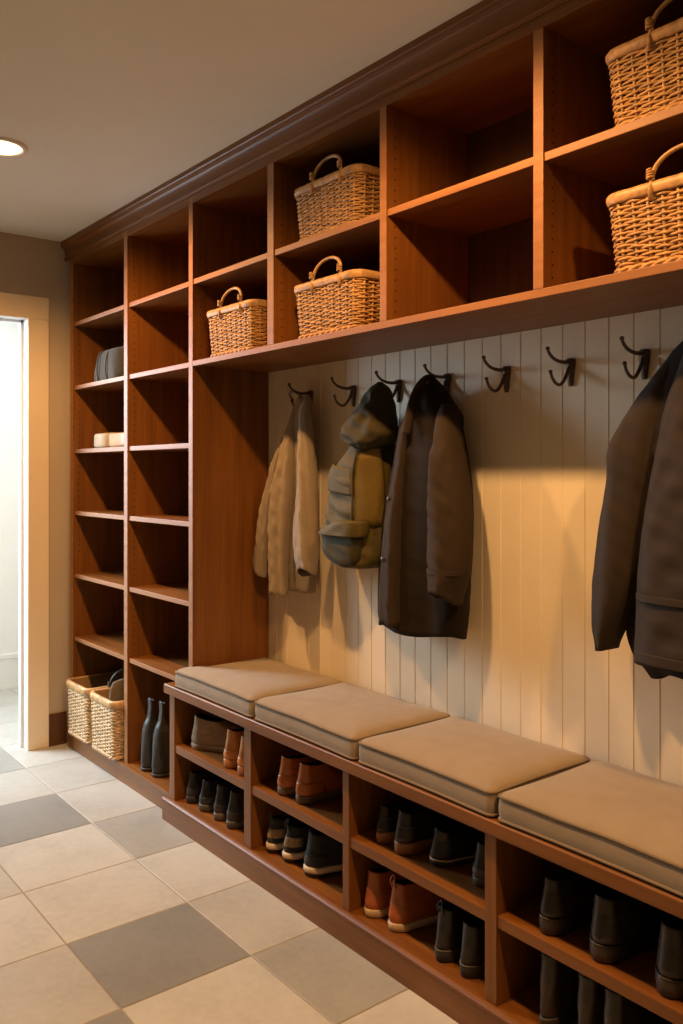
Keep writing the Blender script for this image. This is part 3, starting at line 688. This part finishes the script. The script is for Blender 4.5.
# -- black puffy jacket at the right edge
M['blk'] = fabric('black_brown_shell_fabric', (.030, .0195, .0115), .7, 600, .12, .2, .0, 7)
og = (3.40, .285, 1.76)
t = thing('puffy_jacket', 'black puffy jacket cut off by the right edge of the photo', 'jacket', og)
mm = [M['blk'], M['charl']]
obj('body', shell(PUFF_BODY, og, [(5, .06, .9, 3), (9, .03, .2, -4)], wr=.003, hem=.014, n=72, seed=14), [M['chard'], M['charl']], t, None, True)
obj('front_panel', shell(PUFF_FRONT, og, [(3, .05, 2.0, 2), (6, .03, 1, 6)], wr=.003, hem=.004, seed=15), mm, t, None, True)
obj('sleeve', shell(PUFF_SLEEVE, og, [(4, .06, .6, 6), (7, .03, .2, 11)], wr=.002, hemtilt=.004, fronthem=.0, seed=16), mm, t, None, True)
R2 = [(z, 2*3.4-x+.02, a, y, b) for z, x, a, y, b in PUFF_SLEEVE]
obj('sleeve', shell(R2, og, [(4, .06, 1.6, 6), (7, .03, 1.2, 11)], wr=.004, seed=17), mm, t, None, True)
obj('pocket_band', strip_on(PUFF_FRONT, og, 1.135, 1.152, PI*1.02, 1.98*PI, .004), M['blk'], t, None, True)
obj('hem_band', strip_on(PUFF_FRONT, og, .990, 1.015, PI*1.02, 1.98*PI, .004), M['blk'], t, None, True)

# ------------------------------------------------------------------ footwear: stacked horizontal outlines, sole + upper + lining
def fw_outline(yb, yf, w, toe=1., n=40, bulge=None):
    pts = []
    for k in range(n):
        ph = 2*PI*k/n; s = (1-math.cos(ph))/2
        hb = .74 if s < .25 else .74+.26*min(1, (s-.25)/.42) if s < .67 else 1-.10*((s-.67)/.33)
        hb = hb*toe+(1-toe)*.92
        e = min(1, math.sqrt(max(0, s)/.13))*min(1, math.sqrt(max(0, 1-s)/.20))
        x = math.copysign(1, math.sin(ph))*hb*e*w/2 if abs(math.sin(ph)) > 1e-6 else 0
        pts.append((x, yb+(yf-yb)*s))
    return pts
def footwear(name, label, cat_, loc, rz, group, upper, sole, L=.265, W=.098, H=.13, hs=.024, kind='ankle', lining='lin', top_w=.62, midsole=None, extra=(), heel_lean=.012, sole_out=.005):
    t = thing(name, label, cat_, loc, rz, group)
    # sole
    bm = bmesh.new()
    def o2(d, z, tz=1.): return [(x*(1+2*d/W), y+(d if y > L*.5 else -d), z*(1+.0*y)+(.010*max(0, (y/L-.75)/.25)**2 if z < hs*.7 else .004*max(0, (y/L-.75)/.25)**2)) for x, y in fw_outline(0, L, W)]
    zs = [(-.003, 0), (sole_out*.6, .003), (sole_out, hs*.5), (sole_out, hs-.005), (sole_out*.7, hs-.001), (-.006, hs)]
    loft(bm, [o2(d, z) for d, z in zs]); so = obj('sole', bm, sole, t, None, True)
    if midsole:
        bm = bmesh.new(); loft(bm, [o2(sole_out+.0008, hs*.45), o2(sole_out+.003, hs*.6), o2(sole_out+.003, hs*.9), o2(sole_out, hs+.001), o2(-.008, hs+.001)], True, True)
        obj('midsole', bm, midsole, t, None, True)
    # upper
    if kind == 'ankle': TF = [(0, 1), (.12, 1.), (.25, .975), (.36, .90), (.48, .76), (.6, .62), (.75, .53), (.9, .49), (1, .48)]
    elif kind == 'low': TF = [(0, 1), (.2, 1.), (.4, .985), (.55, .93), (.7, .82), (.82, .70), (.92, .62), (1, .58)]
    elif kind == 'shaft': TF = [(0, 1), (.09, 1.), (.17, .97), (.25, .88), (.33, .72), (.42, .56), (.55, .48), (.8, .46), (1, .47)]
    else: TF = [(0, 1), (.06, 1.), (.11, .97), (.16, .88), (.21, .72), (.27, .56), (.36, .49), (.5, .44), (.62, .36), (.72, .26), (.85, .20), (.95, .20), (1, .235)]
    TB = [(0, -.000), (.15, -.004), (.4, .001), (.7, heel_lean*.7), (1, heel_lean)]
    TW = [(0, 1.0), (.1, 1.03), (.3, .99), (.5, top_w+.22*(1-top_w)+.08), (.75, top_w+.05), (1, top_w)]
    if kind == 'tall':
        TB = [(0, 0), (.1, -.004), (.3, .0), (.5, .004), (.62, .012), (.74, .030), (.88, .036), (1, .034)]
        TW = [(0, 1.0), (.08, 1.03), (.2, .97), (.45, .92), (.58, .70), (.7, .46), (.85, .38), (1, .42)]
    lev = 22 if kind != 'tall' else 34; rings = []
    def R(tt, ins=0., dz=0.):
        z = hs-.002+(H-hs)*tt+dz; yb = interp(TB, tt)+ins; yf = L*interp(TF, tt)-ins-.003
        q = max(0, min(1, (tt-.3)/.3)); w = W*interp(TW, tt)-2*ins
        r = []
        for x, y in fw_outline(yb, yf, w, 1-q):
            s = (y-yb)/(yf-yb)
            tilt = (.010 if kind == 'low' else .004)*(tt**2)*(1-2*s)+(-.006*math.sin(PI*s)*tt**3)
            r.append((x, y, z+tilt))
        return r
    for i in range(lev+1): rings.append(R(i/lev))
    mis = [0]*lev
    rings += [R(1, .002, .002), R(1, .0045, .0), R(.93, .005), R(.72, .005), R(.6, .006)]; mis += [0, 0, 1, 1, 1, 1]
    bm = bmesh.new(); loft(bm, rings, True, True, 0, True, [0]+mis[1:]+[1])
    obj('upper', bm, [upper, M[lining]], t, None, True)
    def surf(tt, k, off):    # point on the upper at level tt, outline index k
        p = R(tt); x, y, z = p[k % len(p)]; q = p[(k+1) % len(p)]; r_ = p[(k-1) % len(p)]
        d = Vector((q[0]-r_[0], q[1]-r_[1], 0)).normalized(); nrm = Vector((d.y, -d.x, 0))
        if nrm.dot(Vector((x, y-L*.3, 0))) < 0: nrm = -nrm
        return Vector((x, y, z))+nrm*off
    for ex in extra:
        bm = bmesh.new(); kind_, mat = ex[0], ex[1]
        if kind_ == 'pull_tab':
            a = surf(1, 0, .002); 
            tube(bm, smooth_path([(a.x-.009, a.y+.002, a.z-.014), (a.x-.009, a.y-.004, a.z+.006), (a.x-.004, a.y+.002, a.z+.020), (a.x+.004, a.y+.002, a.z+.020), (a.x+.009, a.y-.004, a.z+.006), (a.x+.009, a.y+.002, a.z-.014)], 4), .0028, 6)
        elif kind_ in ('heel_counter', 'heel_patch', 'top_band', 'toe_cap'):
            t0, t1, k0, k1 = ex[2:6]; rows = []
            for i in range(7):
                tt = t0+(t1-t0)*i/6
                rows.append([surf(tt, k, .0024) for k in range(k0, k1+1)]+[surf(tt, k, -.002) for k in range(k1, k0-1, -1)])
            loft(bm, rows)
        elif kind_ == 'welt':
            tube(bm, [Vector(p) for p in o2(.003, hs-.001)], .0026, 6, closed=True)
        elif kind_ == 'laces':
            for i in range(5):
                tt = .42+.09*i
                pa = surf(tt, 17, .003); pb = surf(tt, 23, .003); pm = surf(tt, 20, .006)
                tube(bm, smooth_path([pa, pm, pb], 4), .0024, 5)
        elif kind_ == 'seam':
            tt = ex[2]; tube(bm, [surf(tt, k, .0006) for k in range(-8, 9)], .0012, 5)
        obj(kind_, bm, mat, t, None, True)
    return t
def leather(name, c, rough=.42, var=.2): return plain(name, c, rough, 0, var, 18, .04)
M['lin'] = plain('shoe_lining_dark', (.018, .013, .010), .9)
M['blkL'] = leather('black_leather', (.018, .016, .015), .38); M['blkS'] = plain('black_rubber_sole', (.028, .025, .023), .6)
M['gryL'] = leather('worn_black_leather', (.026, .024, .021), .45); M['greyS'] = plain('dark_grey_sole', (.085, .078, .068), .6)
M['brnL'] = leather('dark_brown_leather', (.034, .023, .015), .40); M['brnS'] = plain('dark_brown_sole', (.036, .025, .017), .5)
M['tanL'] = leather('tan_leather', (.50, .19, .042), .42); M['tanS'] = plain('tan_stacked_heel', (.40, .16, .045), .5)
M['orgL'] = leather('cognac_leather', (.44, .125, .02), .38); M['orgS'] = plain('grey_brown_sole', (.14, .10, .068), .6)
M['redL'] = leather('russet_leather', (.38, .10, .018), .40); M['crmS'] = plain('cream_rubber_sole', (.62, .46, .27), .6)
M['taupe'] = leather('taupe_nubuck', (.27, .175, .09), .7); M['taupS'] = plain('taupe_sole', (.27, .18, .09), .6)
M['navy'] = fabric('blue_black_mesh', (.028, .030, .030), .8, 900, .3); M['whtS'] = plain('off_white_midsole', (.66, .54, .38), .6)
M['patch'] = fabric('tan_patterned_patch', (.36, .24, .13), .8, 300, .2, .5, .1, 120)
M['honS'] = plain('honey_wood_heel', (.30, .135, .045), .5)
yh = .004
GA = 'shoes on the top shelf of the far cubby'; GB = 'black shoes on the floor of the far cubby'
# far cubby, top shelf
footwear('shoe', 'taupe nubuck low shoe lying turned sideways in the far cubby', 'shoe', (1.328, .004, ZS+.0005), -.92, GA, M['taupe'], M['taupS'], L=.262, W=.105, H=.128, hs=.024, kind='low', top_w=.72, extra=[('laces', M['taupS']), ('seam', M['taupS'], .4)])
footwear('boot', 'tan leather boot heel beside the taupe shoe in the far cubby', 'boot', (1.632, -.022, ZS+.0005), 0, GA, M['tanL'], M['tanS'], L=.25, W=.092, H=.140, hs=.036, top_w=.60, extra=[('heel_counter', M['tanL'], .02, .32, -7, 7)])
footwear('boot', 'tan leather boot heel half hidden by the first bench divider', 'boot', (1.735, -.024, ZS+.0005), 0, GA, M['tanL'], M['tanS'], L=.25, W=.092, H=.140, hs=.036, top_w=.60, extra=[('heel_counter', M['tanL'], .02, .32, -7, 7)])
# far cubby, floor
for x, lab, u, s, h, w in ((1.318, 'narrow worn black shoe at the far end of the far cubby floor', M['gryL'], M['blkS'], .122, .082), (1.425, 'shiny black shoe with grey sole, second on the far cubby floor', M['blkL'], M['greyS'], .118, .098),
                        (1.540, 'worn black shoe with brown heel, third on the far cubby floor', M['gryL'], M['orgS'], .132, .082), (1.636, 'worn black boot with thick grey sole against the first divider', M['gryL'], M['greyS'], .134, .086)):
    footwear('shoe', lab, 'shoe', (x, -.014, ZF+.0005), random.uniform(-.03, .02), GB, u, s, L=.262, W=w, H=h, hs=.030, top_w=.36, kind='ankle', extra=[('seam', M['greyS'], .30)])
# second cubby
GC = 'cognac boots on the second cubby shelf'
for x, lab, y, h in ((1.985, 'cognac leather ankle boot on the left of the pair, second cubby shelf', -.016, .128), (2.086, 'cognac leather ankle boot on the right of the pair, second cubby shelf', -.010, .130)):
    footwear('boot', lab, 'boot', (x, y, ZS+.0005), -.05, GC, M['orgL'], M['orgS'], L=.27, W=.092, H=h, hs=.030, top_w=.60, extra=[('seam', M['tanS'], .62), ('heel_counter', M['orgL'], .02, .42, -8, 8)])
GD = 'dark sneakers on the second cubby floor'
for x, lab, y, rz, h, w in ((1.905, 'black sneaker with tan heel patch, farthest on the second cubby floor', -.008, 0, .112, .086), (2.002, 'black sneaker with tan striped heel, middle of the second cubby floor', -.004, -.05, .116, .092)):
    footwear('sneaker', lab, 'shoe', (x, y, ZF+.0005), rz, GD, M['navy'], M['blkS'], L=.27, W=w, H=h, hs=.034, top_w=.60, kind='low', midsole=M['whtS'], extra=[('heel_patch', M['patch'], .28, .62, -6, 6), ('pull_tab', M['navy'])])
footwear('sneaker', 'blue black sneaker with curved white sole against the second divider', 'shoe', (2.128, -.006, ZF+.0005), -.24, GD, M['navy'], M['blkS'], L=.285, W=.106, H=.140, hs=.034, top_w=.58, kind='ankle', midsole=M['whtS'], extra=[('heel_counter', M['navy'], .05, .4, -7, 7), ('laces', M['greyS'])])
# third cubby
GE = 'dark shoes on the third cubby shelf'
footwear('shoe', 'black shoe with honey heel at the far end of the third cubby shelf', 'shoe', (2.492, .000, ZS+.0005), 0, GE, M['blkL'], M['honS'], L=.26, W=.076, H=.108, hs=.036, top_w=.46, extra=[('seam', M['greyS'], .55)])
footwear('shoe', 'black shoe with honey heel, the larger looking one of its pair', 'shoe', (2.580, -.004, ZS+.0005), -.06, GE, M['blkL'], M['honS'], L=.27, W=.094, H=.120, hs=.036, top_w=.58, extra=[('seam', M['greyS'], .55)])
footwear('shoe', 'black low shoe with a pale welt line on the third cubby shelf', 'shoe', (2.696, .026, ZS+.0005), -.18, GE, M['blkL'], M['blkS'], L=.27, W=.100, H=.092, hs=.020, kind='low', top_w=.62, extra=[('welt', M['crmS']), ('laces', M['blkS'])])
footwear('shoe', 'black shoe with grey heel hidden in shadow beside the third divider', 'shoe', (2.862, .030, ZS+.0005), 0, GE, M['blkL'], M['greyS'], L=.26, W=.090, H=.11, hs=.026, top_w=.55, extra=[('heel_counter', M['greyS'], .02, .3, -5, 5)])
GF = 'boots on the third cubby floor'
footwear('boot', 'russet leather boot with cream sole beside the second divider', 'boot', (2.459, -.018, ZF+.0005), 0, GF, M['redL'], M['crmS'], L=.27, W=.094, H=.132, hs=.026, top_w=.52, extra=[('seam', M['tanS'], .5)])
footwear('boot', 'russet leather boot with cream sole and pull loop, nearer of the pair', 'boot', (2.562, -.014, ZF+.0005), -.10, GF, M['redL'], M['crmS'], L=.28, W=.096, H=.136, hs=.026, top_w=.54, extra=[('seam', M['tanS'], .5), ('pull_tab', M['redL'])])
footwear('boot', 'black ankle boot with grey welt and pull loop on the third cubby floor', 'boot', (2.764, -.018, ZF+.0005), 0, GF, M['blkL'], M['blkS'], L=.265, W=.082, H=.142, hs=.034, top_w=.68, extra=[('welt', M['greyS']), ('pull_tab', M['blkL'])])
footwear('boot', 'black ankle boot partly hidden by the third divider', 'boot', (2.858, -.018, ZF+.0005), 0, GF, M['blkL'], M['blkS'], L=.265, W=.082, H=.134, hs=.034, top_w=.68, extra=[('welt', M['greyS'])])
# nearest cubby
GG = 'dark brown shoes on the nearest cubby shelf'
for x, lab, h, w, tw in ((3.129, 'dark brown shoe with thick heel, first on the nearest cubby shelf', .130, .092, .48), (3.278, 'dark brown boot heel in the middle of the nearest cubby shelf', .142, .100, .56), (3.447, 'dark brown boot heel at the right edge of the nearest cubby shelf', .144, .100, .56)):
    footwear('shoe', lab, 'shoe', (x, -.020, ZS+.0005), 0, GG, M['brnL'], M['brnS'], L=.27, W=w, H=h, hs=.042, top_w=tw, extra=[('welt', M['brnL'])])
GH = 'dark boots on the nearest cubby floor'
for x, lab, h in ((3.128, 'tall dark brown boot, first on the nearest cubby floor', .188), (3.238, 'tall dark brown boot, second on the nearest cubby floor', .186), (3.310, 'tall dark brown boot, third on the nearest cubby floor', .186)):
    footwear('boot', lab, 'boot', (x, -.026, ZF+.0005), 0, GH, M['brnL'], M['brnS'], L=.25, W=.060, H=h, hs=.030, kind='shaft', top_w=.78, extra=[('top_band', M['blkL'], .86, .93, -9, 9)])
# tall boots at the foot of the tall unit
GT = 'tall black boots at the foot of the tall shelving'
footwear('tall_boot', 'tall black boot with narrow shaft, nearer the tall unit divider', 'boot', (.845, .010, Z0+.0005), 0, GT, M['gryL'], M['blkS'], L=.25, W=.096, H=.322, hs=.016, kind='tall', extra=[('seam', M['blkS'], .97)])
footwear('tall_boot', 'tall black boot with narrow shaft, nearer the bench end', 'boot', (.945, .014, Z0+.0005), -.08, GT, M['gryL'], M['blkS'], L=.25, W=.098, H=.328, hs=.016, kind='tall', extra=[('seam', M['blkS'], .97)])

# ------------------------------------------------------------------ light, world, camera
def lamp(name, typ, loc, energy, color, **kw):
    d = bpy.data.lights.new(name, typ); d.energy = energy; d.color = color
    for k, v in kw.items(): setattr(d, k, v)
    o = bpy.data.objects.new(name, d); COL.objects.link(o); o.location = loc; return o
WARM = (1., .52, .19)
for i, (x, _) in enumerate(LX):
    lamp('downlight', 'SPOT', (x, LY+.06, CEIL-.016), 135, WARM, spot_size=2.82, spot_blend=.5, shadow_soft_size=.045)
a = lamp('hall_daylight', 'AREA', (-1.22, -1.35, 1.75), 88, (.74, .88, 1.), shape='RECTANGLE', size=1.3, size_y=1.9, spread=2.0)
a.rotation_euler = (Vector((1., .50, -.42)).to_track_quat('-Z', 'Y').to_euler())
lamp('hall_wall_fill', 'AREA', (-.80, -.9, 2.6), 26, (.86, .94, 1.), shape='RECTANGLE', size=.8, size_y=1.6)  # added fill lamp under the hall ceiling, brightens the hall walls
w = bpy.data.worlds.new('world'); bpy.context.scene.world = w; w.use_nodes = True
bg = w.node_tree.nodes['Background']; bg.inputs['Color'].default_value = (1., .74, .48, 1); bg.inputs['Strength'].default_value = .065

cam = bpy.data.cameras.new('camera'); co = bpy.data.objects.new('camera', cam); COL.objects.link(co)
co.location = (4.4544, -1.704, 1.45); co.rotation_euler = (PI/2, 0, .8991)
cam.sensor_width = 36; cam.sensor_fit = 'AUTO'; cam.lens = 858.1*36/1024; cam.shift_y = -(512-471.64)/1024
cam.clip_start = .05
bpy.context.scene.camera = co
vs = bpy.context.scene.view_settings; vs.view_transform = 'Standard'; vs.look = 'None'; vs.exposure = 0; vs.gamma = 1
